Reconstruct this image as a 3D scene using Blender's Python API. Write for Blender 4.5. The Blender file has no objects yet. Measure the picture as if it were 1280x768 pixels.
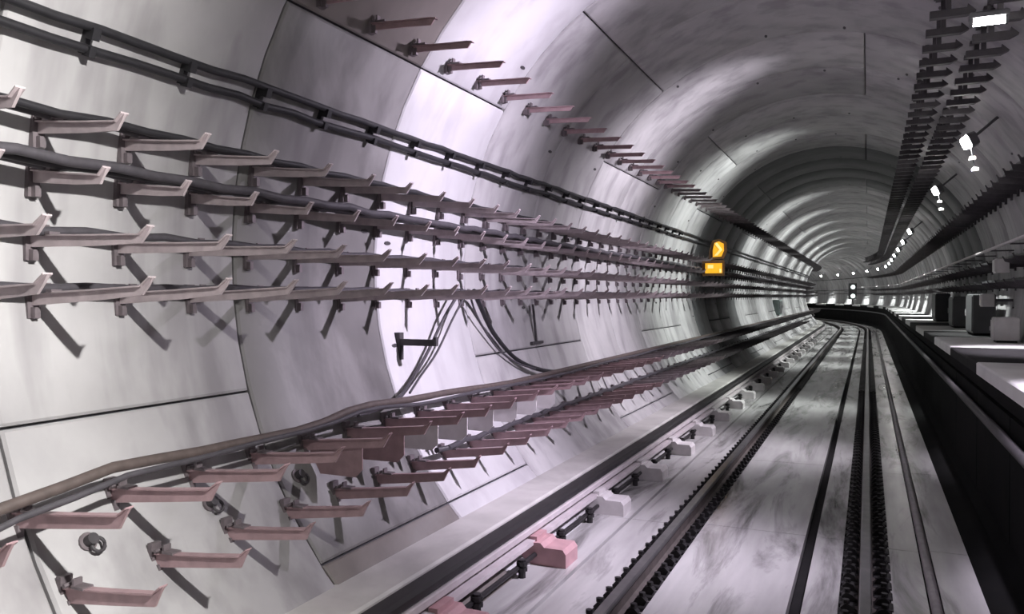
import bpy, math, random
from mathutils import Vector
random.seed(7)
D = bpy.data
SC = bpy.context.scene
COL = SC.collection
PI = math.pi

# ------------------------------------------------------------------ camera, world, exposure
FPX = 1000.0
cam_d = D.cameras.new('camera')
cam_d.sensor_width = 36.0
cam_d.lens = FPX / 1280.0 * 36.0
cam_d.clip_start = 0.05
cam_d.clip_end = 400
cam = D.objects.new('camera', cam_d)
COL.objects.link(cam)
CAM = (0.72, 0.0, 2.005)
YAW = math.atan(445.0 / FPX)
cam.location = CAM
cam.rotation_euler = (math.radians(90 - 0.75), 0, YAW)
SC.camera = cam

w = D.worlds.new('world')
SC.world = w
w.use_nodes = True
w.node_tree.nodes['Background'].inputs[0].default_value = (0.55, 0.55, 0.6, 1)
w.node_tree.nodes['Background'].inputs[1].default_value = 0.02
SC.view_settings.view_transform = 'Standard'
SC.view_settings.look = 'None'
SC.view_settings.gamma = 1
SC.view_settings.use_curve_mapping = False
SC.view_settings.exposure = 0.0

LAMP_POWER = 1350.0
DOWN_POWER = 1000.0
LAMP_S0, LAMP_STEP = 1.35, 4.65

# ------------------------------------------------------------------ the line of the tunnel
S0, RC = 49.0, 75.0          # straight to S0, then a left-hand bend of radius RC
R, ZC = 2.75, 2.25           # bore radius, height of its axis above the track bed
S_MIN, S_END = -9.8, 98.2

def pm(u, s, z):
    if s <= S0:
        return (u, s, z)
    t = (s - S0) / RC
    return (-RC + (RC + u) * math.cos(t), S0 + (RC + u) * math.sin(t), z)

def head(s):
    return 0.0 if s <= S0 else (s - S0) / RC

def stations(a, b, near=None, far=1.0):
    out = []
    s = a
    while s < b - 1e-6:
        out.append(s)
        step = (near or far) if s < S0 else far
        nxt = s + step
        if s < S0 < nxt:
            nxt = S0
        s = nxt
    out.append(b)
    return out

def px(p):
    c, sn = math.cos(YAW), math.sin(YAW)
    X, Y = p[0] - CAM[0], p[1] - CAM[1]
    d = Y * c - X * sn
    if d < 0.1:
        return None
    return 640 + FPX * (X * c + Y * sn) / d

# ------------------------------------------------------------------ materials
def nodes(m):
    m.use_nodes = True
    nt = m.node_tree
    return nt, nt.nodes['Principled BSDF']

def mat(name, col, rough=0.6, metal=0.0, var=0.12, scale=6.0, stretch=(1, 1, 1), bump=0.0, objvar=0.0,
        stain_shade=0.0, stain_shade_scale=0.7, stain_shade_col=None, streak=0.0, spec=0.5):
    m = D.materials.new(name)
    nt, b = nodes(m)
    N, L = nt.nodes, nt.links
    tc = N.new('ShaderNodeTexCoord')
    geo = N.new('ShaderNodeNewGeometry')
    mp = N.new('ShaderNodeMapping')
    mp.inputs['Scale'].default_value = stretch
    L.new(geo.outputs['Position'], mp.inputs['Vector'])
    nz = N.new('ShaderNodeTexNoise')
    nz.inputs['Scale'].default_value = scale
    nz.inputs['Detail'].default_value = 5
    L.new(mp.outputs[0], nz.inputs['Vector'])
    rp = N.new('ShaderNodeValToRGB')
    rp.color_ramp.elements[0].position = 0.3
    rp.color_ramp.elements[1].position = 0.7
    lo = [c * (1 - var) for c in col] + [1]
    hi = [min(1, c * (1 + var)) for c in col] + [1]
    rp.color_ramp.elements[0].color = lo
    rp.color_ramp.elements[1].color = hi
    L.new(nz.outputs['Fac'], rp.inputs['Fac'])
    out = rp.outputs['Color']
    if stain_shade > 0:
        n2 = N.new('ShaderNodeTexNoise')
        n2.inputs['Scale'].default_value = stain_shade_scale
        n2.inputs['Detail'].default_value = 6
        n2.inputs['Roughness'].default_value = 0.62
        n2.inputs['Distortion'].default_value = 0.6
        L.new(mp.outputs[0], n2.inputs['Vector'])
        r2 = N.new('ShaderNodeValToRGB')
        r2.color_ramp.elements[0].position = 0.50
        r2.color_ramp.elements[1].position = 0.68
        r2.color_ramp.elements[0].color = (0, 0, 0, 1)
        r2.color_ramp.elements[1].color = (stain_shade, stain_shade, stain_shade, 1)
        L.new(n2.outputs['Fac'], r2.inputs['Fac'])
        mx = N.new('ShaderNodeMix')
        mx.data_type = 'RGBA'
        L.new(r2.outputs['Color'], mx.inputs[0])
        L.new(out, mx.inputs[6])
        sc = stain_shade_col or [c * 0.45 for c in col]
        mx.inputs[7].default_value = list(sc) + [1]
        out = mx.outputs[2]
    if streak > 0:      # run-off streaks: noise stretched vertically
        m3 = N.new('ShaderNodeMapping')
        m3.inputs['Scale'].default_value = (2.2, 2.6, 0.22)
        L.new(geo.outputs['Position'], m3.inputs['Vector'])
        n3 = N.new('ShaderNodeTexNoise')
        n3.inputs['Scale'].default_value = 1.6
        n3.inputs['Detail'].default_value = 4
        L.new(m3.outputs[0], n3.inputs['Vector'])
        r3 = N.new('ShaderNodeValToRGB')
        r3.color_ramp.elements[0].position = 0.47
        r3.color_ramp.elements[1].position = 0.66
        r3.color_ramp.elements[0].color = (1, 1, 1, 1)
        k = 1 - streak
        r3.color_ramp.elements[1].color = (k, k * 0.985, k, 1)
        L.new(n3.outputs['Fac'], r3.inputs['Fac'])
        mu = N.new('ShaderNodeMix')
        mu.data_type = 'RGBA'
        mu.blend_type = 'MULTIPLY'
        mu.inputs[0].default_value = 1
        L.new(out, mu.inputs[6])
        L.new(r3.outputs['Color'], mu.inputs[7])
        out = mu.outputs[2]
    if objvar > 0:
        oi = N.new('ShaderNodeObjectInfo')
        mr = N.new('ShaderNodeMapRange')
        mr.inputs['To Min'].default_value = 1 - objvar
        mr.inputs['To Max'].default_value = 1 + objvar * 0.4
        L.new(oi.outputs['Random'], mr.inputs['Value'])
        hs = N.new('ShaderNodeHueSaturation')
        L.new(mr.outputs[0], hs.inputs['Value'])
        L.new(out, hs.inputs['Color'])
        out = hs.outputs['Color']
    L.new(out, b.inputs['Base Color'])
    b.inputs['Roughness'].default_value = rough
    b.inputs['Metallic'].default_value = metal
    b.inputs['Specular IOR Level'].default_value = spec
    if bump > 0:
        bp = N.new('ShaderNodeBump')
        bp.inputs['Strength'].default_value = bump
        bp.inputs['Distance'].default_value = 0.01
        L.new(nz.outputs['Fac'], bp.inputs['Height'])
        L.new(bp.outputs[0], b.inputs['Normal'])
    return m

def emit(name, col, strength):
    m = D.materials.new(name)
    nt, b = nodes(m)
    b.inputs['Base Color'].default_value = (*col, 1)
    b.inputs['Emission Color'].default_value = (*col, 1)
    b.inputs['Emission Strength'].default_value = strength
    return m

M = {}
M['lining'] = mat('concrete_lining', (0.43, 0.418, 0.425), 0.62, var=0.08, scale=3.0, bump=0.12, objvar=0.2, stain_shade=0.35,
                  stain_shade_scale=0.55, stain_shade_col=(0.22, 0.21, 0.225), streak=0.28)
M['lining_dark'] = mat('concrete_lining_dark', (0.18, 0.16, 0.15), 0.55, var=0.12, scale=2.5, bump=0.12, objvar=0.06, stain_shade=0.6,
                       stain_shade_scale=0.8, stain_shade_col=(0.28, 0.27, 0.26), streak=0.1)
M['lining_shade'] = mat('concrete_lining_shade', (0.15, 0.15, 0.155), 0.6, var=0.12, scale=2.5, bump=0.12, objvar=0.12, stain_shade=0.5,
                        stain_shade_scale=0.8, streak=0.1)
M['lining_pale'] = mat('concrete_lining_pale', (0.52, 0.51, 0.525), 0.55, var=0.05, scale=3.0, bump=0.1, objvar=0.05, stain_shade=0.2,
                      stain_shade_scale=0.55, stain_shade_col=(0.40, 0.39, 0.41), streak=0.14)
M['lining_mid'] = mat('concrete_lining_mid', (0.17, 0.163, 0.162), 0.5, var=0.12, scale=2.5, bump=0.12, objvar=0.06, stain_shade=0.75,
                      stain_shade_scale=0.6, stain_shade_col=(0.31, 0.30, 0.30), streak=0.3)
M['joint'] = mat('added_joint_backing', (0.05, 0.048, 0.055), 0.9)
M['slab'] = mat('trackbed_concrete', (0.50, 0.49, 0.49), 0.24, var=0.16, scale=1.6, stretch=(4, 0.55, 1), bump=0.06, stain_shade=0.95,
                stain_shade_scale=0.75, stain_shade_col=(0.09, 0.085, 0.085))  # dark blotches paint lamp shadows and reflections into the bed colour
M['slab_dark'] = mat('rail_seat_grout', (0.20, 0.19, 0.19), 0.5, var=0.25, scale=5, bump=0.2)
M['bed'] = mat('trackbed_base', (0.02, 0.019, 0.02), 0.9, spec=0.1)
M['ledge'] = mat('ledge_concrete', (0.50, 0.485, 0.47), 0.5, var=0.12, scale=3, bump=0.12, stain_shade=0.4, stain_shade_scale=0.9, streak=0.05)
M['rail_steel'] = mat('rail_steel', (0.34, 0.33, 0.34), 0.3, 0.85, var=0.15, scale=8)
M['rail_web'] = mat('rail_rust', (0.10, 0.085, 0.08), 0.7, 0.3, var=0.25, scale=10)
M['clip'] = mat('clip_iron', (0.028, 0.026, 0.028), 0.55, 0.4, var=0.3, scale=20)
M['bracket'] = mat('bracket_primer', (0.43, 0.365, 0.38), 0.5, 0.1, var=0.15, scale=15)
M['bracket_pink'] = mat('bracket_pink', (0.36, 0.245, 0.26), 0.55, 0.15, var=0.15, scale=15)
M['bracket_plate'] = mat('bracket_plate', (0.16, 0.135, 0.145), 0.55, 0.3, var=0.2, scale=15)
M['bracket_mid'] = mat('bracket_mid', (0.21, 0.175, 0.185), 0.6, 0.1, var=0.2, scale=15)  # darker tone for brackets at middle distance
M['bracket_far'] = mat('bracket_far', (0.075, 0.066, 0.07), 0.6, 0.1, var=0.2, scale=15)  # darkest tone, for the far bracket runs
M['bracket_grey'] = mat('bracket_grey', (0.36, 0.34, 0.35), 0.5, 0.3, var=0.15, scale=15)
M['bracket_dark'] = mat('bracket_dark', (0.055, 0.05, 0.055), 0.6, 0.2, var=0.2, scale=15)
M['cable'] = mat('cable_black', (0.018, 0.017, 0.02), 0.5, var=0.2, scale=20)
M['cable_grey'] = mat('cable_dark_grey', (0.055, 0.05, 0.058), 0.55, var=0.2, scale=20)
M['cable_brown'] = mat('cable_brown', (0.085, 0.065, 0.06), 0.6, var=0.2, scale=20)
M['black'] = mat('shade_black_wall', (0.006, 0.006, 0.0065), 0.85, var=0.3, scale=2, stain_shade=0.4, stain_shade_scale=1.4, stain_shade_col=(0.012, 0.011, 0.010), spec=0.08)  # near-black colour stands in for the shade under the walkway
M['walk'] = mat('walkway_concrete', (0.70, 0.69, 0.68), 0.5, var=0.08, scale=3, bump=0.1, stain_shade=0.15)
M['walk_dark'] = mat('walkway_dark_plate', (0.022, 0.021, 0.022), 0.7, 0.0, var=0.2, scale=6, spec=0.05)  # every other walkway plate in a near-black tone
M['cover'] = mat('conductor_cover', (0.02, 0.018, 0.02), 0.5, var=0.2, scale=9)
M['pale_pipe'] = mat('pale_pipe', (0.55, 0.50, 0.52), 0.4, var=0.1, scale=9)
M['pink_block'] = mat('pink_block', (0.50, 0.30, 0.32), 0.6, var=0.12, scale=9)
M['pale_block'] = mat('pale_block', (0.60, 0.57, 0.58), 0.6, var=0.1, scale=9)
M['housing'] = mat('lamp_housing', (0.14, 0.14, 0.15), 0.45, 0.4)
M['glass_on'] = emit('lamp_glass', (1.0, 0.97, 0.95), 50)
M['glow'] = emit('glow_mark', (1, 0.97, 0.97), 0.8)
M['box_grey'] = mat('cabinet_grey', (0.06, 0.06, 0.063), 0.5, 0.2)
M['box_pale'] = mat('cabinet_pale', (0.50, 0.49, 0.48), 0.5)
M['door_green'] = mat('door_green_grey', (0.22, 0.27, 0.26), 0.5)
M['sign_yellow'] = emit('sign_yellow', (1.0, 0.50, 0.02), 0.34)
M['sign_pale'] = emit('sign_pale_mark', (1.0, 0.72, 0.28), 0.5)
M['sign_frame'] = mat('sign_frame', (0.10, 0.045, 0.012), 0.5)
M['signal_white'] = emit('signal_white', (0.85, 1.0, 0.95), 2.2)

# ------------------------------------------------------------------ mesh helpers
class MB:
    def __init__(self):
        self.v = []
        self.f = []
        self.sm = []
    def add(self, vs, fs, smooth=False):
        o = len(self.v)
        self.v += [tuple(p) for p in vs]
        for f in fs:
            self.f.append([i + o for i in f])
            self.sm.append(smooth)
        return self
    def box(self, x0, x1, y0, y1, z0, z1, bev=0.0):
        if bev <= 0:
            vs = [(x0, y0, z0), (x1, y0, z0), (x1, y1, z0), (x0, y1, z0), (x0, y0, z1), (x1, y0, z1), (x1, y1, z1), (x0, y1, z1)]
            fs = [(3, 2, 1, 0), (4, 5, 6, 7), (0, 1, 5, 4), (1, 2, 6, 5), (2, 3, 7, 6), (3, 0, 4, 7)]
            return self.add(vs, fs)
        b = bev     # chamfered top edges
        vs = [(x0, y0, z0), (x1, y0, z0), (x1, y1, z0), (x0, y1, z0),
              (x0, y0, z1 - b), (x1, y0, z1 - b), (x1, y1, z1 - b), (x0, y1, z1 - b),
              (x0 + b, y0 + b, z1), (x1 - b, y0 + b, z1), (x1 - b, y1 - b, z1), (x0 + b, y1 - b, z1)]
        fs = [(3, 2, 1, 0), (0, 1, 5, 4), (1, 2, 6, 5), (2, 3, 7, 6), (3, 0, 4, 7),
              (4, 5, 9, 8), (5, 6, 10, 9), (6, 7, 11, 10), (7, 4, 8, 11), (8, 9, 10, 11)]
        return self.add(vs, fs)
    def prism(self, prof, axis, a, b):
        """extrude a closed 2-D outline (list of (p,q)) along axis from a to b"""
        n = len(prof)
        def mk(p, q, t):
            return {'x': (t, p, q), 'y': (p, t, q), 'z': (p, q, t)}[axis]
        vs = [mk(p, q, a) for p, q in prof] + [mk(p, q, b) for p, q in prof]
        fs = [list(range(n))[::-1], list(range(n, 2 * n))]
        for i in range(n):
            j = (i + 1) % n
            fs.append((i, j, n + j, n + i))
        return self.add(vs, fs)
    def sweep(self, prof, st, smooth=False, caps=True):
        """sweep an outline (u,z) along the line of the tunnel through stations st"""
        n = len(prof)
        vs, fs = [], []
        for s in st:
            vs += [pm(u, s, z) for u, z in prof]
        for k in range(len(st) - 1):
            for i in range(n):
                j = (i + 1) % n
                fs.append((k * n + i, (k + 1) * n + i, (k + 1) * n + j, k * n + j))
        if caps:
            fs.append(list(range(n)))
            fs.append([(len(st) - 1) * n + i for i in range(n)][::-1])
        return self.add(vs, fs, smooth)
    def tube(self, pts, r, n=8):
        pts = [Vector(p) for p in pts]
        vs, fs = [], []
        up0 = Vector((0.13, 0.07, 1)).normalized()
        for i, p in enumerate(pts):
            t = (pts[min(i + 1, len(pts) - 1)] - pts[max(i - 1, 0)]).normalized()
            a = t.cross(up0)
            if a.length < 1e-3:
                a = t.cross(Vector((1, 0, 0)))
            a.normalize()
            b = t.cross(a).normalized()
            for k in range(n):
                q = 2 * PI * k / n
                vs.append(p + a * (r * math.cos(q)) + b * (r * math.sin(q)))
        for i in range(len(pts) - 1):
            for k in range(n):
                l = (k + 1) % n
                fs.append((i * n + k, i * n + l, (i + 1) * n + l, (i + 1) * n + k))
        self.add(vs, fs, True)
        o = len(self.v) - len(vs)
        self.f.append([o + k for k in range(n)][::-1]); self.sm.append(False)
        self.f.append([o + (len(pts) - 1) * n + k for k in range(n)]); self.sm.append(False)
        return self
    def mesh(self, name, m):
        me = D.meshes.new(name)
        me.from_pydata(self.v, [], self.f)
        me.polygons.foreach_set('use_smooth', self.sm)
        me.materials.append(m)
        me.validate()
        me.update()
        return me
    def build(self, name, m, parent=None):
        return link(name, self.mesh(name, m), parent)

def link(name, me, parent=None, loc=None, rz=0.0):
    o = D.objects.new(name, me)
    COL.objects.link(o)
    if parent:
        o.parent = parent
    if loc is not None:
        o.location = loc
    if rz:
        o.rotation_euler[2] = rz
    return o

def tag(o, label=None, cat=None, group=None, kind=None):
    if label: o['label'] = label
    if cat: o['category'] = cat
    if group: o['group'] = group
    if kind: o['kind'] = kind
    return o

def empty(name, loc=(0, 0, 0), rz=0.0):
    o = D.objects.new(name, None)
    o.empty_display_size = 0.1
    COL.objects.link(o)
    o.location = loc
    o.rotation_euler[2] = rz
    return o

def at(u, s, z):
    return pm(u, s, z), head(s)

ORD = ['first', 'second', 'third', 'fourth', 'fifth', 'sixth', 'seventh', 'eighth', 'ninth', 'tenth', 'eleventh', 'twelfth',
       'thirteenth', 'fourteenth', 'fifteenth', 'sixteenth', 'seventeenth', 'eighteenth', 'nineteenth', 'twentieth']
for _t, _T in (('twenty', 'thirtieth'), ('thirty', 'fortieth'), ('forty', 'fiftieth'), ('fifty', 'sixtieth')):
    ORD += [_t + '-' + o_ for o_ in ORD[:9]] + [_T]

# ------------------------------------------------------------------ tunnel lining: rings of five segments
RING = 1.5
RING0 = 0.7
wall = empty('wall_tunnel')
tag(wall, 'curved pale concrete tunnel lining of bolted ring segments', 'tunnel wall', kind='structure')

def seg_mesh(a0, a1, s0, s1, m, curved, nsub=12):
    """a shell piece from angle a0 to a1 (degrees), chamfered towards the joints"""
    g = 0.007
    ch = 0.012
    th = 0.10
    ga = math.degrees(g / R)
    ca = math.degrees(ch / R)
    angs = [a0 + ga, a0 + ga + ca]
    inner0, inner1 = a0 + ga + ca, a1 - ga - ca
    angs += [inner0 + (inner1 - inner0) * k / nsub for k in range(1, nsub)]
    angs += [inner1, a1 - ga]
    b = MB()
    f = pm if curved else (lambda u, s, z: (u, s - s0, z))
    ss = [s0 + g, s0 + g, s0 + g + ch, s1 - g - ch, s1 - g, s1 - g]
    n = len(angs)
    vs = []
    for j, s in enumerate(ss):
        for i, a in enumerate(angs):
            edge = (i in (0, n - 1)) or j in (1, 4)
            r = R + (th if j in (0, 5) else (ch if edge else 0))
            t = math.radians(a)
            vs.append(f(r * math.cos(t), s, ZC + r * math.sin(t)))
    fs, sm = [], []
    for j in range(5):
        for i in range(n - 1):
            fs.append((j * n + i, (j + 1) * n + i, (j + 1) * n + i + 1, j * n + i + 1))
            sm.append(j == 2 and 0 < i < n - 2)
    b.v = vs
    b.f = fs
    b.sm = sm
    # end faces towards the longitudinal joints
    for i in (0, n - 1):
        o = len(b.v)
        t = math.radians(angs[i])
        for s in (ss[1], ss[4]):
            b.v.append(f((R + th) * math.cos(t), s, ZC + (R + th) * math.sin(t)))
        q = (1 * n + i, 4 * n + i, o + 1, o)
        b.f.append(q); b.sm.append(False)
    return b.mesh('lining_segment', m)

def ring_mat(k):
    s = RING0 + RING * k
    if abs(s - 5.2) < 0.1:  # one ring in a paler tone than the rest
        return M['lining_pale']
    if abs(s - 3.7) < 0.1:
        return M['lining_dark']
    if 16.5 < s < 22.0:  # darker rings paint in the shade of the missing lamp
        return M['lining_shade']
    return M['lining']

cache = {}
stuff = None
seg_by = {}
k0 = int(round((S_MIN - RING0) / RING))
k1 = int(round((S_END - RING0) / RING))
stuff_mb = MB()
for k in range(k0, k1):
    s = RING0 + RING * k
    # joints: pairs of rings share a joint pattern, the next pair is turned
    typ = ((k - 2) // 2) % 2
    off = 148.0 if typ == 0 else 125.0
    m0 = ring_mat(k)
    for q in range(5):
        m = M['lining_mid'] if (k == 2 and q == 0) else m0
        a0 = off + 72 * q
        mid = (a0 + 36) % 360
        if 245 < mid < 295 and s > 60:
            continue                      # under the track bed
        near = -0.9 < s < 84
        if near and s + RING <= S0:
            key = (typ, q, m.name)
            if key not in cache:
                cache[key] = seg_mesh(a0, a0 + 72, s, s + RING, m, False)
            o = link('lining_segment', cache[key], wall, (0, s, 0))
            seg_by[(k, q)] = o
        else:
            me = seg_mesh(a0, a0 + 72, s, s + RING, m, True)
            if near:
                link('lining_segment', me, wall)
            else:
                stuff_mb.add([v.co[:] for v in me.vertices], [list(p.vertices) for p in me.polygons], True)
                D.meshes.remove(me)
o = stuff_mb.build('lining_rings_beyond', M['lining'], wall)
tag(o, kind='stuff')
# dark backing shell behind the joints, added to block light
b = MB()
st = stations(S_MIN, S_END, 6.0, 1.5)
ANG = [math.radians(-60 + 300 * i / 48) for i in range(49)]
vs, fs = [], []
for s in st:
    vs += [pm((R + 0.045) * math.cos(a), s, ZC + (R + 0.045) * math.sin(a)) for a in ANG]
for i in range(len(st) - 1):
    for j in range(48):
        fs.append((i * 49 + j, (i + 1) * 49 + j, (i + 1) * 49 + j + 1, i * 49 + j + 1))
b.add(vs, fs, True)
b.build('added_joint_backing', M['joint'], wall)

# bolt plugs on the near segments (small dark plugs in pairs beside the joints)
pl = MB()
pl.prism([(0.045 * math.cos(2 * PI * i / 8), 0.016 * math.sin(2 * PI * i / 8)) for i in range(8)], 'z', -0.004, 0.008)
plug_me = pl.mesh('bolt_plug', M['bracket_dark'])
rr = random.Random(5)
for k in range(0, 18):
    s = RING0 + RING * k
    typ = ((k - 2) // 2) % 2
    off = 148.0 if typ == 0 else 125.0
    for q in range(5):
        if (k, q) not in seg_by:
            continue
        for da in (10, 27, 45, 62):
            if rr.random() < 0.45:
                continue
            a = math.radians(off + 72 * q + da + rr.uniform(-2, 2))
            if math.sin(a) < -0.5:
                continue
            ds = rr.choice((0.16, RING - 0.16, RING - 0.16))
            p = Vector((R * math.cos(a), ds, ZC + R * math.sin(a)))
            o = link('bolt_plug', plug_me, seg_by[(k, q)])
            nrm = Vector((-math.cos(a), 0, -math.sin(a)))
            o.rotation_mode = 'QUATERNION'
            o.rotation_quaternion = nrm.to_track_quat('Z', 'Y')
            o.location = p

# ------------------------------------------------------------------ track bed
ST = stations(S_MIN, S_END, 8.0, 1.5)
bed = MB().sweep([(-2.0, -0.6), (1.9, -0.6), (1.9, -0.05), (-2.0, -0.05)], ST).build('floor_trackbed', M['bed'])
tag(bed, 'long pale concrete track bed of slab strips in the tunnel', 'track bed', kind='structure')
strips = [(-1.66, -1.245, 0.0, 'slab'), (-1.215, -0.87, 0.0, 'slab'), (-0.865, -0.565, -0.012, 'slab_dark'), (-0.56, 0.26, 0.03, 'slab'),
          (0.345, 0.555, 0.03, 'slab'), (0.565, 0.865, -0.012, 'slab_dark'), (0.87, 1.09, 0.0, 'slab'), (1.17, 1.43, 0.02, 'slab')]
SL = 3.0
slab_cache = {}
rest = {'slab': MB(), 'slab_dark': MB()}
for i, (u0, u1, z1, mk) in enumerate(strips):
    s = -8.0
    while s < S_END - SL:
        if s + SL <= S0 and 0 < s < 49:
            if i not in slab_cache:
                slab_cache[i] = MB().box(u0, u1, 0.004, SL - 0.004, z1 - 0.12, z1).mesh('trackbed_slab', M[mk])
            link('trackbed_slab', slab_cache[i], bed, (0, s, 0))
        else:
            rest[mk].sweep([(u0, z1 - 0.12), (u1, z1 - 0.12), (u1, z1), (u0, z1)], stations(s + 0.003, s + SL - 0.003, 3.0, 1.0))
        s += SL
for mk in rest:
    tag(rest[mk].build('trackbed_slabs_beyond', M[mk], bed), kind='stuff')

# left ledge
ledge = MB().sweep([(-2.2, -0.1), (-1.69, -0.1), (-1.69, 0.36), (-1.705, 0.375), (-2.2, 0.375)], ST).build('trim_ledge', M['ledge'])
tag(ledge, 'pale concrete ledge along the foot of the left wall', 'ledge', kind='structure')

# walkway on the right
wk_wall = MB().sweep([(1.74, -0.3), (2.0, -0.3), (2.0, 1.25), (1.74, 1.25)], ST).build('wall_walkway', M['black'])
tag(wk_wall, 'shaded black side wall under the evacuation walkway on the right', 'wall', kind='structure')
# dark panels on that wall, with recessed joints
pan = MB().box(1.70, 1.738, 0.01, 1.99, 0.02, 1.1).mesh('side_panel', M['black'])
for i in range(20):
    link('side_panel', pan, wk_wall, (0, 2.0 * i + 1.0, 0))
MB().sweep([(1.43, -0.05), (1.74, -0.05), (1.74, 0.17), (1.62, 0.07), (1.43, 0.0)], ST).build('shaded_gutter', M['black'], wk_wall)
walk = MB().sweep([(1.70, 1.14), (2.66, 1.14), (2.66, 1.27), (1.70, 1.27)], ST).build('floor_walkway', M['black'])
tag(walk, 'raised evacuation walkway along the right wall', 'walkway', kind='structure')
PL = 2.62
wk = {}
s, i = 0.85, 0
while s < 84:
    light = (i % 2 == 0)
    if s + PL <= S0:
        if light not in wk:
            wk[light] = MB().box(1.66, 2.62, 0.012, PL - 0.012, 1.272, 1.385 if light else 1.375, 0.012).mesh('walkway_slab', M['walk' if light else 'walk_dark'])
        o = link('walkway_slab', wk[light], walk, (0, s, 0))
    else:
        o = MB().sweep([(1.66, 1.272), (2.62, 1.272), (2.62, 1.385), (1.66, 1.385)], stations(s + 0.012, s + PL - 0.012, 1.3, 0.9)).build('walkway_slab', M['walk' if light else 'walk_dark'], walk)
    if not light:
        o['label'] = 'dark walkway plate'
    s += PL
    i += 1

# ------------------------------------------------------------------ running rails with clips
RAILP = [(-0.072, 0.0), (0.072, 0.0), (0.072, 0.012), (0.012, 0.03), (0.010, 0.11), (0.034, 0.122), (0.036, 0.148), (0.028, 0.156),
         (-0.028, 0.156), (-0.036, 0.148), (-0.034, 0.122), (-0.010, 0.11), (-0.012, 0.03), (-0.072, 0.012)]
clip = MB()
clip.box(0.045, 0.165, -0.062, 0.062, -0.004, 0.028, 0.008)
clip.prism([(0.05, 0.028), (0.13, 0.028), (0.145, 0.055), (0.115, 0.085), (0.075, 0.07)], 'y', -0.026, 0.026)
clip.prism([(0.112 + 0.022 * math.cos(PI * k / 3), 0.022 * math.sin(PI * k / 3)) for k in range(6)], 'z', 0.08, 0.105)
clip_me = clip.mesh('rail_clip', M['clip'])
CLIP_STEP = 0.205
for side, u0, lab in ((-1, -0.715, 'left running rail with dark clips on both sides, beside the conductor rail'),
                      (1, 0.715, 'right running rail with dark clips on both sides, beside the walkway wall')):
    root = empty('running_rail', (u0, 0, 0))
    tag(root, lab, 'rail', 'running rails')
    dz = -0.012
    st = stations(S_MIN, S_END, 6, 0.8)
    foot = [(u0 + p, q + dz) for p, q in RAILP]
    hd = [(u0 - 0.036, 0.128 + dz), (u0 + 0.036, 0.128 + dz), (u0 + 0.0365, 0.149 + dz), (u0 + 0.029, 0.158 + dz), (u0 - 0.029, 0.158 + dz), (u0 - 0.0365, 0.149 + dz)]
    for nm, prof, mm in (('rail_web', foot, M['rail_web']), ('rail_head', hd, M['rail_steel'])):
        o = MB().sweep(prof, st).build(nm, mm, root)
        o.location = (-u0, 0, 0)
    far = MB()
    s = 3.2
    while s < 72:
        for sd in (-1, 1):
            if s < 17.8:
                o = link('rail_clip', clip_me, root, (0, s, dz))
                if sd < 0:
                    o.rotation_euler[2] = PI
            else:
                a, b_ = (0.05, 0.16) if sd > 0 else (-0.16, -0.05)
                p0 = [pm(u0 + a, s - 0.05, 0), pm(u0 + b_, s - 0.05, 0), pm(u0 + b_, s + 0.05, 0), pm(u0 + a, s + 0.05, 0)]
                vs = [(x, y, dz) for x, y, z in p0] + [(x, y, dz + 0.075) for x, y, z in p0]
                far.add(vs, [(4, 5, 6, 7), (0, 1, 5, 4), (1, 2, 6, 5), (2, 3, 7, 6), (3, 0, 4, 7)])
        s += CLIP_STEP if s < 40 else CLIP_STEP * 3
    o = far.build('rail_clips_beyond', M['clip'], root)
    o.location = (-u0, 0, 0)
    tag(o, kind='stuff')

# drain channel cover strip in the middle groove, conduit at the right
o = MB().sweep([(0.27, -0.05), (0.335, -0.05), (0.335, -0.02), (0.27, -0.02)], ST).build('floor_drain', M['bed'])
tag(o, 'narrow dark drain groove between the two running rails', 'drain', kind='structure')
o = MB().tube([pm(1.13, s, 0.015) for s in stations(S_MIN, S_END, 5, 1.5)], 0.035, 8).build('floor_conduit', M['bracket_grey'])
tag(o, 'thin grey conduit lying right of the right running rail', 'conduit')

# ------------------------------------------------------------------ conductor rail at the left ledge
cr = empty('conductor_rail', (-1.6, 0, 0))
tag(cr, 'black covered conductor rail running along the left ledge', 'conductor rail')
def crpart(name, prof, m):
    o = MB().sweep(prof, stations(S_MIN, S_END, 6, 1.0)).build(name, m, cr)
    o.location = (1.6, 0, 0)
    return o
crpart('cover', [(-1.688, 0.285), (-1.59, 0.285), (-1.575, 0.30), (-1.575, 0.335), (-1.60, 0.35), (-1.688, 0.35)], M['cover'])
crpart('conductor', [(-1.66, 0.215), (-1.585, 0.215), (-1.575, 0.225), (-1.575, 0.262), (-1.585, 0.268), (-1.66, 0.268)], M['pale_pipe'])
crpart('lower_bar', [(-1.66, 0.135), (-1.565, 0.135), (-1.555, 0.145), (-1.555, 0.175), (-1.66, 0.182)], M['pale_pipe'])
crpart('feeder_cable', [(-1.545 + 0.018 * math.cos(2 * PI * k / 8), 0.075 + 0.018 * math.sin(2 * PI * k / 8)) for k in range(8)], M['cover'])
ins = MB()
ins.prism([(0.028 * math.cos(2 * PI * k / 8), 0.028 * math.sin(2 * PI * k / 8)) for k in range(8)], 'z', 0.0, 0.13)
ins.prism([(0.042 * math.cos(2 * PI * k / 8), 0.042 * math.sin(2 * PI * k / 8)) for k in range(8)], 'z', 0.05, 0.075)
ins.prism([(0.042 * math.cos(2 * PI * k / 8), 0.042 * math.sin(2 * PI * k / 8)) for k in range(8)], 'z', 0.09, 0.115)
ins_me = ins.mesh('insulator', M['cover'])
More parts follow.
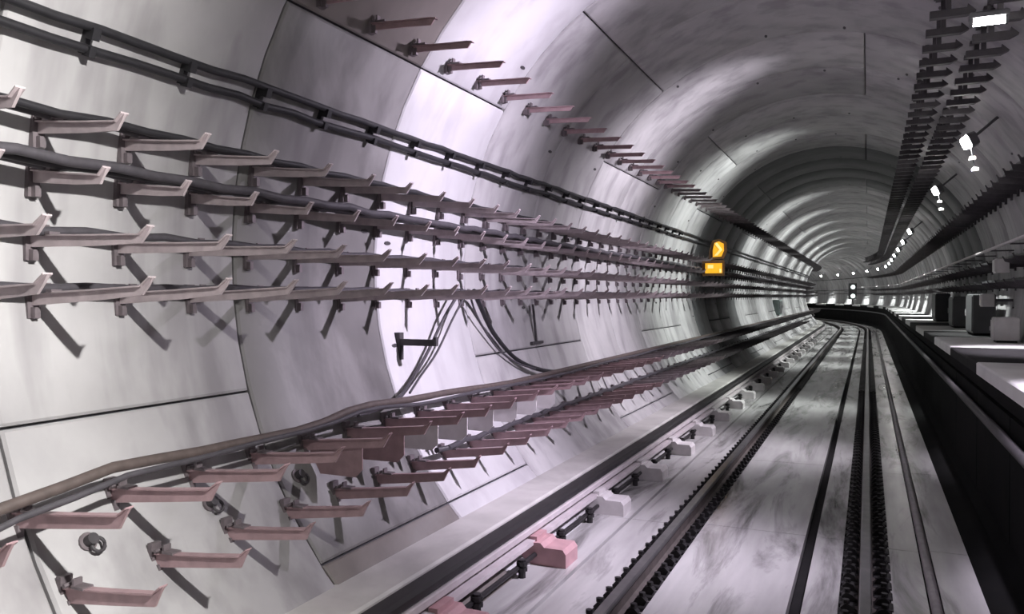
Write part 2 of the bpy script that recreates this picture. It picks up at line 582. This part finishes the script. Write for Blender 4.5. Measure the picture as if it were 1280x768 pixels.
def block_me(m, name):
    g = MB()
    g.prism([(-1.655, 0.0), (-1.30, 0.0), (-1.30, 0.10), (-1.325, 0.135), (-1.47, 0.135), (-1.50, 0.165), (-1.655, 0.165)], 'y', -0.13, 0.13)
    g.box(-1.60, -1.54, -0.1, 0.1, 0.165, 0.2)
    return g.mesh(name, m)
bm_p, bm_w = block_me(M['pink_block'], 'support_block'), block_me(M['pale_block'], 'support_block')
for i in range(24):
    s = 2.6 + 1.52 * i
    pink = (i in (1, 2))
    o = link('support_block', bm_p if pink else bm_w, cr, (1.6, s, 0))
    if pink:
        o['label'] = 'pink support block'
    for ds in (0.38, 1.1):
        link('insulator', ins_me, cr, (0.075, s + ds, 0.0))

# ------------------------------------------------------------------ wall brackets
def wall_u(z, side=-1, inset=0.0):
    return side * math.sqrt(max(0.01, (R - inset) ** 2 - (z - ZC) ** 2))

def make_bracket(kind, L, gap, arm_m, plate_m, d0=0.05, d1=0.03, hook=0.04, drop=0.11, tilt=0.0):
    """returns meshes (plate, arm, clamp, simple): the lining is at x=-gap, the arm runs towards +x and ends in an upturned tip"""
    p = MB()
    p.box(-gap - 0.006, -gap + 0.022, -0.028, 0.028, -drop, 0.05)
    p.box(-gap + 0.022, -gap + 0.05, -0.014, 0.014, -drop, -drop + 0.05)
    p.prism([(-gap + 0.05 + 0.010 * math.cos(PI * k / 3), 0.02 + 0.010 * math.sin(PI * k / 3)) for k in range(6)], 'y', -0.036, 0.036)
    a = MB()
    g = -gap + 0.02
    pr = [(g, -d0), (L * 0.55, -d0 * 0.85), (L * 0.93, -d1), (L * 0.985, hook * 0.2), (L + 0.012, hook), (L - 0.008, hook),
          (L * 0.935, 0.006), (L * 0.5, 0.0), (g, 0.0)]
    a.prism([(x, z + tilt * x) for x, z in pr], 'y', -0.006, 0.006)                  # web
    top = [(g, tilt * g), (L * 0.5, tilt * L * 0.5), (L * 0.93, 0.004 + tilt * L * 0.93), (L + 0.006, hook + tilt * L)]
    a.prism(top + [(x, z + 0.007) for x, z in top[::-1]], 'y', -0.02, 0.02)          # top flange
    c = MB()
    c.box(0.03, 0.10, -0.026, 0.026, 0.007 + tilt * 0.06, 0.018 + tilt * 0.06)
    c.box(0.03, 0.042, -0.02, 0.02, 0.016, 0.05)
    sm = MB()
    sm.add(p.v[:8], p.f[:6])
    sm.add(a.v, a.f)
    return (p.mesh('wall_plate', plate_m), a.mesh('arm', arm_m), c.mesh('clamp', plate_m), sm.mesh('cable_bracket', M['bracket_mid'] if arm_m is not M['bracket_dark'] else arm_m))

STEP = 0.46
CB0 = 0.70       # first column of brackets
def row(name, cat, z, L, gap, mats, s_from, s_parts, s_single, s_end, rowtxt, group, side=-1, step=STEP, ph=0.0, jit=0.012, gusset=None, **kw):
    plate, arm, clamp, simple = make_bracket(name, L, gap, mats[0], mats[1], **kw)
    u = wall_u(z, side) - side * gap
    far = MB()
    s = s_from + ph
    n = 0
    r = random.Random(name + rowtxt)
    while s < s_end:
        loc, hd = at(u, s, z + r.uniform(-jit, jit) * 0.4)
        rz = hd + (0 if side < 0 else PI) + r.uniform(-0.03, 0.03)
        tip = px(pm(u - side * L, s, z))
        if side > 0 and tip is None:
            s += step
            continue
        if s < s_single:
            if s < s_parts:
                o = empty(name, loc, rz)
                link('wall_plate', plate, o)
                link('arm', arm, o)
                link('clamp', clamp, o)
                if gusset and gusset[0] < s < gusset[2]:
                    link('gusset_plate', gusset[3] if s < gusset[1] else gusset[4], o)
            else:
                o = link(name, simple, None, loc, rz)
            if tip is None or tip < 4:
                lab = '%s, outside the left edge' % rowtxt
            else:
                lab = '%s, %s from the near end' % (rowtxt, ORD[n])
                n += 1
            tag(o, lab, cat, group)
        else:
            c, sn = math.cos(rz), math.sin(rz)
            far.add([(loc[0] + v.co.x * c - v.co.y * sn, loc[1] + v.co.x * sn + v.co.y * c, loc[2] + v.co.z) for v in simple.vertices],
                    [list(p.vertices) for p in simple.polygons])
        s += step
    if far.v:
        o = far.build(name + '_row', M['bracket_far'])
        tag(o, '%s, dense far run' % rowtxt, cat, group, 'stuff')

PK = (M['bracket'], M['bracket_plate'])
GY = (M['bracket_grey'], M['bracket_plate'])
DK = (M['bracket_dark'], M['bracket_dark'])
ROWS = [(2.785, 0.52, 0.05, -0.10, 'hooked bracket in the top of four left wall rows'),
        (2.565, 0.42, 0.06, -0.12, 'hooked bracket in the second of four left wall rows'),
        (2.275, 0.66, 0.07, -0.03, 'hooked bracket in the third of four left wall rows'),
        (2.02, 0.66, 0.07, 0.04, 'hooked bracket in the fourth of four left wall rows')]
for i, (z, L, gap, tilt, txt) in enumerate(ROWS):
    row('cable_bracket', 'bracket', z, L, gap, PK, 0.12, 13.5, 22.0, 66, txt, 'cable brackets on the left wall', tilt=tilt)
PP = (M['bracket_pink'], M['bracket_plate'])
def gusset_me(m):
    return MB().prism([(0.0, -0.05), (0.40, -0.02), (0.40, -0.15), (0.35, -0.20), (0.09, -0.20)], 'y', 0.008, 0.016).mesh('gusset_plate', m)
GUS = (3.7, 4.9, 7.4, gusset_me(M['bracket_pink']), gusset_me(M['pale_block']))  # farther gussets pale: the lamplight on them is put into the colour
row('tray_bracket', 'bracket', 1.11, 0.60, 0.05, PP, 0.28, 11, 16, 60, 'pink tray bracket in the upper low left row',
    'low tray brackets on the left wall', d0=0.062, d1=0.045, hook=0.035, drop=0.10, ph=0.05, gusset=GUS, tilt=0.08)
row('tray_bracket', 'bracket', 0.80, 0.52, 0.05, PP, 0.28, 11, 16, 40, 'pink tray bracket in the lower low left row',
    'low tray brackets on the left wall', d0=0.062, d1=0.045, hook=0.035, drop=0.10, ph=0.15, tilt=0.10)
row('vault_bracket', 'bracket', 3.79, 0.46, 0.03, PP, 3.4, 13, 20, 60, 'brown bracket in the row high on the left vault',
    'brackets high on the left vault', step=0.52, d0=0.04, d1=0.035, hook=0.0, drop=0.06, tilt=-0.06)

# ceiling hangers on the right, two rows, with a drop rod and an arm
def hanger(zt, Lr, L):
    p = MB().box(-0.02, 0.02, -0.02, 0.02, 0.0, Lr)
    p.box(-0.06, 0.06, -0.04, 0.04, Lr - 0.02, Lr + 0.01)
    a = MB().box(-L / 2, L / 2, -0.035, 0.035, -0.03, 0.03)
    a.prism([(L / 2, -0.03), (L / 2 + 0.06, 0.0), (L / 2, 0.06)], 'y', -0.03, 0.03)
    sm = MB().add(p.v, p.f).add(a.v, a.f)
    return p.mesh('drop_rod', M['bracket_dark']), a.mesh('arm', M['bracket_dark']), sm.mesh('ceiling_hanger', M['bracket_dark'])
for (uc, z, L, txt, s_a) in ((1.32, 4.36, 0.28, 'dark ceiling hanger in the left overhead row', 4.6),
                             (1.66, 4.20, 0.28, 'dark ceiling hanger in the right overhead row', 4.85)):
    Lr = ZC + math.sqrt(R * R - uc * uc) - z
    rod, arm, simple = hanger(z, Lr, L)
    s, n = s_a, 0
    far = MB()
    while s < 60:
        loc, hd = at(uc, s, z)
        if s < 22:
            if s < 12:
                o = empty('ceiling_hanger', loc, hd)
                link('drop_rod', rod, o)
                link('arm', arm, o)
            else:
                o = link('ceiling_hanger', simple, None, loc, hd)
            lab = '%s, %s from the near end' % (txt, ORD[n])
            tag(o, lab, 'hanger', 'overhead cable hangers')
            n += 1
        else:
            c, sn = math.cos(hd), math.sin(hd)
            far.add([(loc[0] + v.co.x * c - v.co.y * sn, loc[1] + v.co.x * sn + v.co.y * c, loc[2] + v.co.z) for v in simple.vertices],
                    [list(p.vertices) for p in simple.polygons])
        s += 0.5
    tag(far.build('ceiling_hanger_row', M['bracket_dark']), '%s, the dense far run' % txt, 'hanger', 'overhead cable hangers', 'stuff')

row('right_wall_bracket', 'bracket', 3.42, 0.34, 0.03, DK, 5.6, 12, 18, 64, 'dark bracket in the high right wall row',
    'brackets high on the right wall', side=1, step=0.5, d0=0.09, d1=0.06, drop=0.12)
row('right_rack_bracket', 'bracket', 2.5, 0.34, 0.04, DK, 9.2, 12, 18, 64, 'dark bracket in the upper right rack row',
    'rack brackets on the right wall', side=1, step=0.8, d0=0.08)
row('right_rack_bracket', 'bracket', 2.2, 0.34, 0.04, DK, 9.2, 12, 18, 64, 'dark bracket in the lower right rack row',
    'rack brackets on the right wall', side=1, step=0.8, d0=0.08)

# ------------------------------------------------------------------ cables
def cable(name, u_off, z, r, m, label, s_a=S_MIN, s_b=84.0, side=-1, sag=0.012, wob=0.006, seed=0, cat='cable', group=None, step=0.5):
    rg = random.Random(seed)
    pts = []
    u = wall_u(z, side) - side * u_off
    st = []
    s = s_a
    while s < s_b:
        st.append(s)
        s += (STEP / 2 if s < 20 else 1.0)
    for i, s in enumerate(st):
        dz = -sag * (i % 2) + rg.uniform(-wob, wob)
        pts.append(pm(u + rg.uniform(-wob, wob), s, z + dz))
    return tag(MB().tube(pts, r, 8).build(name, m), label, cat, group)

cable('power_cable', 0.05, 3.235, 0.022, M['cable'], 'upper of the two thick black cables high on the left wall', seed=1, sag=0.004)
cable('power_cable', 0.05, 3.145, 0.022, M['cable'], 'lower of the two thick black cables high on the left wall', seed=2, sag=0.004)
# clips that hold the pair
cc = MB().box(-0.008, 0.03, -0.014, 0.014, -0.06, 0.06).box(0.03, 0.08, -0.02, 0.02, 0.012, 0.066).box(0.03, 0.08, -0.016, 0.016, -0.066, -0.02)
cc_me = cc.mesh('cable_clip', M['cable'])
for i in range(24):
    s = 2.0 + 0.5 * i * 1.15
    z = 3.185
    o = link('cable_clip', cc_me, None, (wall_u(z) + 0.002, s, z))
    o.rotation_euler[1] = 0.33
    tag(o, 'small black clip on the high cable pair, %s from the left' % ORD[i] ,
        'clip', 'clips on the high cable pair')
for i, (z, L, gap, tilt, txt) in enumerate(ROWS):
    nm = ['top', 'second', 'third', 'fourth'][i]
    cable('rack_cable', 0.12, z + 0.035, 0.021, M['cable_grey'], 'dark cable next to the wall on the %s bracket row' % nm, seed=10 + i)
    if i in (0, 1):
        cable('rack_cable', 0.20, z + 0.03, 0.019, M['cable'], 'black cable lying outside on the %s bracket row' % nm, seed=20 + i)
    if i == 1:
        cable('rack_cable', 0.28, z + 0.035, 0.024, M['cable_grey'], 'outermost dark cable on the second bracket row', seed=33)
# low trunk cable that sags off the low upper brackets at the near end
pts = []
zA = 1.13
keys = [(-3, 0.95), (0.6, 1.02), (1.6, 1.08), (2.05, 1.16), (2.5, 1.22), (3.1, 1.20), (3.8, 1.19), (4.4, 1.25), (5.2, 1.22), (7, 1.17), (10, 1.17), (20, 1.17), (84, 1.17)]
def interp(keys, s):
    for (a, va), (b, vb) in zip(keys, keys[1:]):
        if a <= s <= b:
            t = (s - a) / (b - a)
            t = t * t * (3 - 2 * t)
            return va + (vb - va) * t
    return keys[-1][1]
for k, (du, dz, r, m, lab) in enumerate(((0.20, 0.0, 0.025, 'cable_brown', 'thick brown trunk cable sagging over the low left brackets'),
                                        (0.29, -0.01, 0.014, 'cable_grey', 'thinner dark cable beside the brown trunk cable, low left'))):
    pts = []
    s = -4.0
    while s < 84:
        z = interp(keys, s) + dz
        if k == 1:
            z += 0.02 * math.sin(s * 2.1) * (1 if s < 6 else 0.3)
        pts.append(pm(wall_u(min(z, 1.15)) + du, s, z + 0.03))
        s += 0.25 if s < 10 else 1.0
    tag(MB().tube(pts, r, 10).build('trunk_cable', M[m]), lab, 'cable')
cable('low_cable', 0.16, 0.86, 0.022, M['cable_grey'], 'dark cable on the lowest bracket row above the ledge', s_a=5.2, seed=40)

# loops hanging between the fourth row and the low rows
def drape(keys, r, m, label):
    pts = []
    n = 12
    P = [Vector(k) for k in keys]
    for i in range(len(P) - 1):
        p0, p1, p2, p3 = P[max(i - 1, 0)], P[i], P[i + 1], P[min(i + 2, len(P) - 1)]
        for j in range(n):
            t = j / n
            pts.append(0.5 * ((2 * p1) + (-p0 + p2) * t + (2 * p0 - 5 * p1 + 4 * p2 - p3) * t * t + (-p0 + 3 * p1 - 3 * p2 + p3) * t ** 3))
    pts.append(P[-1])
    out = []
    for p in pts:      # x is the distance off the wall
        out.append(pm(wall_u(p.z) + p.x, p.y, p.z))
    return tag(MB().tube(out, r, 8).build('drop_cable', M[m]), label, 'cable')
drape([(0.14, 6.35, 2.06), (0.10, 6.10, 1.85), (0.06, 5.75, 1.55), (0.06, 5.35, 1.33), (0.16, 4.9, 1.24), (0.20, 4.4, 1.22)], 0.014, 'cable_grey',
      'thin dark cable dropping left from the fourth bracket row')
drape([(0.16, 6.45, 2.06), (0.11, 6.25, 1.85), (0.07, 5.9, 1.55), (0.07, 5.5, 1.36), (0.10, 5.25, 1.27)], 0.010, 'cable_grey',
      'thinnest dark cable dropping left beside the other drop cable')
drape([(0.14, 6.60, 2.06), (0.10, 6.80, 1.90), (0.06, 7.10, 1.62), (0.07, 7.5, 1.34), (0.14, 8.1, 1.19), (0.20, 9.0, 1.18)], 0.022, 'cable',
      'thick black cable dropping right from the fourth bracket row in a curve')
drape([(0.14, 6.5, 2.06), (0.08, 6.75, 1.80), (0.05, 7.1, 1.50), (0.07, 7.4, 1.34), (0.12, 7.7, 1.25)], 0.010, 'cable_grey',
      'thin dark cable dropping right beside the thick black curve')

# lone bracket between the drop cables, on the bright ring
def lone(s, z, label):
    t = empty('wall_hook', pm(wall_u(z), s, z))
    MB().box(-0.02, 0.03, -0.03, 0.03, -0.16, 0.1).build('post', M['bracket_dark'], t)
    MB().box(0.0, 0.34, -0.025, 0.025, 0.0, 0.05).box(0.33, 0.35, -0.02, 0.02, 0.0, 0.07).build('arm', M['bracket_dark'], t)
    tag(t, label, 'bracket')
lone(5.42, 1.62, 'lone dark wall hook between the drop cables on the bright ring')

# right-hand cables
for i, (z, du, r) in enumerate(((2.54, 0.12, 0.03), (2.54, 0.24, 0.028), (2.24, 0.12, 0.03), (2.24, 0.22, 0.024))):
    cable('rack_cable', du, z, r, M['cable'], 'black cable on the %s right rack, %s' % (('upper', 'upper', 'lower', 'lower')[i], ('by the wall', 'outer one', 'by the wall', 'outer one')[i]), s_a=4, side=1, seed=50 + i)
for i, du in enumerate((0.10, 0.17, 0.24)):
    cable('rack_cable', du, 3.46, 0.026, M['cable'], 'black cable on the high right brackets, %s' % ('next to the wall', 'middle one', 'outermost one')[i], s_a=3, side=1, seed=60 + i)
for zz, uu in ((2.72, 0.30),):
    pts = [pm(wall_u(zz, 1) - uu, s, zz) for s in stations(4, 70, 2.0, 1.0)]
    hr = empty('handrail', pm(wall_u(zz, 1), 4, zz))
    tag(hr, 'pale steel handrail pipe along the right wall above the walkway', 'handrail')
    o = MB().tube(pts, 0.022, 8).build('pipe', M['pale_pipe'], hr)
    o.location = -Vector(hr.location)
    for i in range(18):
        s = 5 + 1.8 * i
        x = wall_u(zz, 1)
        o = MB().box(x - 0.3, x + 0.01, s - 0.015, s + 0.015, zz - 0.035, zz - 0.015).build('rail_arm', M['bracket_dark'], hr)
        o.location = -Vector(hr.location)

# pipe along the black wall
o = MB().tube([pm(1.65, s, 0.95) for s in stations(0, 80, 4, 1.2)], 0.04, 8).build('drain_pipe', M['bracket_dark'])
tag(o, 'dark pipe along the black side wall under the walkway', 'pipe')

# ------------------------------------------------------------------ lamps
def lamp(i, s, col, power, label):
    u, z = 1.77, 3.80
    loc, hd = at(u, s, z)
    t = empty('tunnel_lamp', loc, hd)
    # housing: rounded box, tilted to the far side of the tube; dir is where it shines
    dx, dz = -0.91, -0.415
    ax = Vector((dx, 0, dz))
    side = Vector((dz, 0, -dx))      # perpendicular in the cross-section
    def oct_prism(w_, l_, a, b):
        out = MB()
        c = 0.35
        prof = [(-w_, -l_ * (1 - c)), (-w_ * (1 - c), -l_), (w_ * (1 - c), -l_), (w_, -l_ * (1 - c)), (w_, l_ * (1 - c)), (w_ * (1 - c), l_), (-w_ * (1 - c), l_), (-w_, l_ * (1 - c))]
        vs = []
        for dd, sc in ((a, 1.0), (b, 0.86)):
            for p, q in prof:
                v = ax * dd + side * (p * sc) + Vector((0, q * sc, 0))
                vs.append(v[:])
        fs = [list(range(8)), list(range(8, 16))[::-1]] + [(k, 8 + k, 8 + (k + 1) % 8, (k + 1) % 8) for k in range(8)]
        return out.add(vs, fs)
    oct_prism(0.085, 0.16, 0.0, -0.09).build('housing', M['housing'], t)
    oct_prism(0.07, 0.14, 0.0, 0.055).build('glass', M['glass_on'], t)
    # stalk up to the lining
    nr = Vector((u, 0, z - ZC)).normalized()
    d = R - math.hypot(u, z - ZC)
    MB().tube([(0, 0, 0), (nr * d * 0.5)[:], (nr * (d + 0.01))[:]], 0.018, 6).build('stalk', M['housing'], t)
    # two spots: cross beam squeezed to shape wall pools, added fill for the walkway
    for nm, dr, ang, pw, sx in (('cross_beam', ax, 122, power, 0.42), ('down_beam', Vector((0.30, 0, -1.0)).normalized(), 66, power * DOWN_POWER / LAMP_POWER, 0.8)):
        ld = D.lights.new(nm, 'SPOT')
        ld.energy = pw
        ld.color = col
        ld.spot_size = math.radians(ang)
        ld.spot_blend = 1.0
        ld.shadow_soft_size = 0.05
        lo = D.objects.new(nm, ld)
        COL.objects.link(lo)
        lo.parent = t
        lo.location = ax * 0.13 if nm == 'cross_beam' else ax * 0.06 + Vector((0.02, 0, -0.17))
        lo.rotation_mode = 'QUATERNION'
        lo.rotation_quaternion = dr.to_track_quat('-Z', 'Z' if nm == 'down_beam' else 'Y')
        lo.scale = (sx, 1, 1)
    tag(t, label, 'lamp', 'lamps along the right side')
    if i in (2, 3):       # two small glowing blocks hung on a drop wire
        MB().tube([(0.03, 0, -0.08), (0.05, 0, -0.2), (0.08, 0, -0.33)], 0.006, 6).build('drop_wire', M['housing'], t)
        for (x_, z_) in ((0.045, -0.19), (0.075, -0.32)):
            MB().box(x_ - 0.035, x_ + 0.035, -0.03, 0.03, z_ - 0.02, z_ + 0.02, 0.012).build('glow_mark', M['glow'], t)
LCOL = {0: (1.0, 0.98, 0.95), 1: (0.91, 0.82, 1.0), 2: (0.95, 0.88, 1.0)}
nvis = 0
for i in range(-2, 18):
    if i == 4:
        continue                 # one lamp is missing: the dark stretch
    s = LAMP_S0 + LAMP_STEP * i
    if i < 2:
        lab = 'tunnel lamp out of view near the viewer, %s of four' % ORD[i + 2]
    else:
        lab = '%s lit lamp from the near end of the curving right-hand row' % ORD[nvis]
        nvis += 1
    lamp(i, s, LCOL.get(i, (0.94, 1.0, 0.965)), LAMP_POWER * {-1: 1.3, 0: 1.45, 1: 1.25}.get(i, 1.0), lab)

# ------------------------------------------------------------------ the yellow sign on the left wall
z = 2.62
sg = empty('warning_sign', (-2.15, 16.6, 2.45), 0.12)
tag(sg, 'glowing yellow two-part sign on the left wall by the bracket rows', 'sign')
MB().box(-0.24, 0.20, 0.02, 0.06, -0.02, 0.30).build('lower_frame', M['sign_frame'], sg)
MB().box(-0.18, 0.155, -0.004, 0.02, 0.03, 0.235).build('lower_panel', M['sign_yellow'], sg)
MB().box(0.10, 0.14, -0.010, -0.003, 0.045, 0.12).box(-0.13, -0.02, -0.010, -0.003, 0.13, 0.2).build('lower_mark', M['sign_pale'], sg)
pr = [(-0.10, 0.31), (0.19, 0.33), (0.25, 0.48), (0.24, 0.66), (0.10, 0.73), (-0.04, 0.70), (-0.10, 0.5)]
MB().prism(pr, 'y', 0.02, 0.06).build('upper_frame', M['sign_frame'], sg)
pr2 = [(-0.03, 0.36), (0.14, 0.37), (0.19, 0.49), (0.185, 0.63), (0.09, 0.68), (0.0, 0.65), (-0.03, 0.5)]
MB().prism(pr2, 'y', -0.004, 0.02).build('upper_panel', M['sign_yellow'], sg)
arrow = MB()
arrow.prism([(0.01, 0.62), (0.05, 0.66), (0.16, 0.51), (0.06, 0.39), (0.0, 0.39), (0.10, 0.51)], 'y', -0.012, -0.003)
arrow.build('arrow_mark', M['sign_pale'], sg)
MB().box(-0.7, -0.24, 0.03, 0.05, 0.12, 0.16).build('arm', M['bracket_dark'], sg)

# green-grey door on the left wall before the bend
t = empty('equipment_locker', (-2.52, 33.5, 1.27))
tag(t, 'green-grey locker on the left wall just before the bend', 'locker')
MB().box(-0.3, 0.06, -0.55, 0.55, 0.0, 0.60).build('frame', M['door_green'], t)
MB().box(0.06, 0.08, -0.47, 0.47, 0.05, 0.55).build('door', M['box_grey'], t)
MB().box(0.08, 0.11, 0.3, 0.34, 0.28, 0.4).build('handle', M['bracket_grey'], t)

# cabinets and boxes on the walkway
def cabinet(u, s, wd, ln, h, m, label, name='equipment_cabinet'):
    loc, hd = at(u, s, 1.385)
    t = empty(name, loc, hd)
    MB().box(-wd / 2, wd / 2, -ln / 2, ln / 2, 0.03, h, 0.015).build('body', M[m], t)
    MB().box(-wd / 2 - 0.015, -wd / 2, -ln / 2 + 0.03, ln / 2 - 0.03, 0.06, h - 0.04).build('door', M[m], t)
    MB().box(-wd / 2 - 0.03, -wd / 2 - 0.015, ln / 2 - 0.08, ln / 2 - 0.05, h * 0.45, h * 0.62).build('handle', M['bracket_grey'], t)
    MB().box(-wd / 2 + 0.02, wd / 2 - 0.02, -ln / 2 + 0.02, ln / 2 - 0.02, 0.0, 0.03).build('plinth', M['black'], t)
    tag(t, label, 'cabinet')
cabinet(2.42, 12.6, 0.28, 0.35, 0.34, 'box_pale', 'small pale box standing on the walkway by the right wall')
cabinet(2.42, 15.2, 0.32, 0.9, 0.66, 'box_grey', 'nearer dark cabinet on the walkway behind the pale box')
cabinet(2.42, 18.4, 0.32, 0.9, 0.62, 'box_grey', 'middle dark cabinet on the walkway by the right wall')
cabinet(2.42, 23.0, 0.32, 1.2, 0.70, 'box_grey', 'farthest dark cabinet on the walkway by the right wall')
def jbox(s, z, label, m='box_pale'):
    t = empty('junction_box', pm(wall_u(z, 1) - 0.42, s, z))
    MB().box(0.0, 0.16, -0.14, 0.14, -0.1, 0.1, 0.015).build('body', M[m], t)
    MB().box(-0.012, 0.0, -0.12, 0.12, -0.08, 0.08).build('lid', M[m], t)
    MB().box(0.16, 0.46, -0.03, 0.03, -0.02, 0.02).build('arm', M['bracket_dark'], t)
    tag(t, label, 'junction box')
jbox(12.9, 2.43, 'nearer pale junction box on the right cable racks')
jbox(14.2, 1.95, 'farther pale junction box under the right cable racks')

# far signal on the outer wall of the bend
loc, hd = at(1.95, 67.5, 1.385)
t = empty('signal_post', loc, hd + 0.0)
tag(t, 'far signal post with two white lights in the bend', 'signal')
MB().box(-0.05, 0.05, -0.05, 0.05, 0.0, 0.5).build('post', M['bracket_dark'], t)
MB().box(-0.28, 0.28, -0.1, 0.15, 0.42, 1.65).build('case', M['box_grey'], t)
for zz in (0.66, 1.36):
    MB().prism([(0.16 * math.cos(2 * PI * k / 12), zz + 0.16 * math.sin(2 * PI * k / 12)) for k in range(12)], 'y', -0.13, -0.1).build('lens', M['signal_white'], t)

# short tube lamp hung between the ceiling hangers
t = empty('tube_lamp', (1.53, 6.9, 4.05))
tag(t, 'short white tube lamp hung among the overhead hangers', 'lamp')
MB().box(-0.13, 0.13, -0.04, 0.04, 0.03, 0.075, 0.012).build('housing', M['housing'], t)
MB().tube([(-0.105, 0, 0.0), (0, 0, 0.0), (0.105, 0, 0.0)], 0.024, 10).build('tube', M['glass_on'], t)
MB().box(-0.125, -0.105, -0.028, 0.028, -0.028, 0.03).build('end_cap', M['housing'], t)
MB().box(0.105, 0.125, -0.028, 0.028, -0.028, 0.03).build('end_cap', M['housing'], t)
MB().box(-0.01, 0.01, -0.01, 0.01, 0.075, 0.48).build('drop_rod', M['bracket_dark'], t)

# round anchors low on the left wall
for i, (sa, lab) in enumerate(((2.44, 'round dark wall anchor with a ring, nearest of three low on left wall'),
                               (3.15, 'black knobbed wall anchor, middle of three low on left wall'),
                               (3.85, 'dark looped wall anchor, farthest of three low on left wall'))):
    za = 0.925
    t = empty('wall_anchor', (wall_u(za), sa, za))
    tag(t, lab, 'anchor', 'round anchors low on the left wall')
    t.rotation_euler[1] = -math.asin((za - ZC) / R) * -1
    def disc(r0, x0, x1, nm, m):
        MB().prism([(r0 * math.cos(2 * PI * k / 14), r0 * math.sin(2 * PI * k / 14)) for k in range(14)], 'x', x0, x1).build(nm, m, t)
    disc(0.042, -0.004, 0.012, 'plate', M['bracket_plate'])
    disc(0.026, 0.012, 0.05, 'knob', M['bracket_dark'])
    MB().tube([(0.035, 0.032 * math.cos(2 * PI * k / 12) + 0.02, 0.032 * math.sin(2 * PI * k / 12) - 0.03) for k in range(13)], 0.008, 6).build('ring', M['bracket_dark'], t)
# thin T-shaped stay between the fourth row and the low rows
t = empty('wall_stay', (wall_u(1.5) + 0.005, 8.2, 1.5))
tag(t, 'thin dark upside-down T-shaped stay on the wall below the bracket rows', 'stay')
MB().prism([(0.0, 0.0), (0.02, 0.0), (-0.045 + 0.02, 0.42), (-0.045, 0.42)], 'y', -0.012, 0.012).build('rod', M['bracket_dark'], t)
MB().box(0.0, 0.03, -0.16, 0.16, -0.02, 0.01).build('foot', M['bracket_dark'], t)
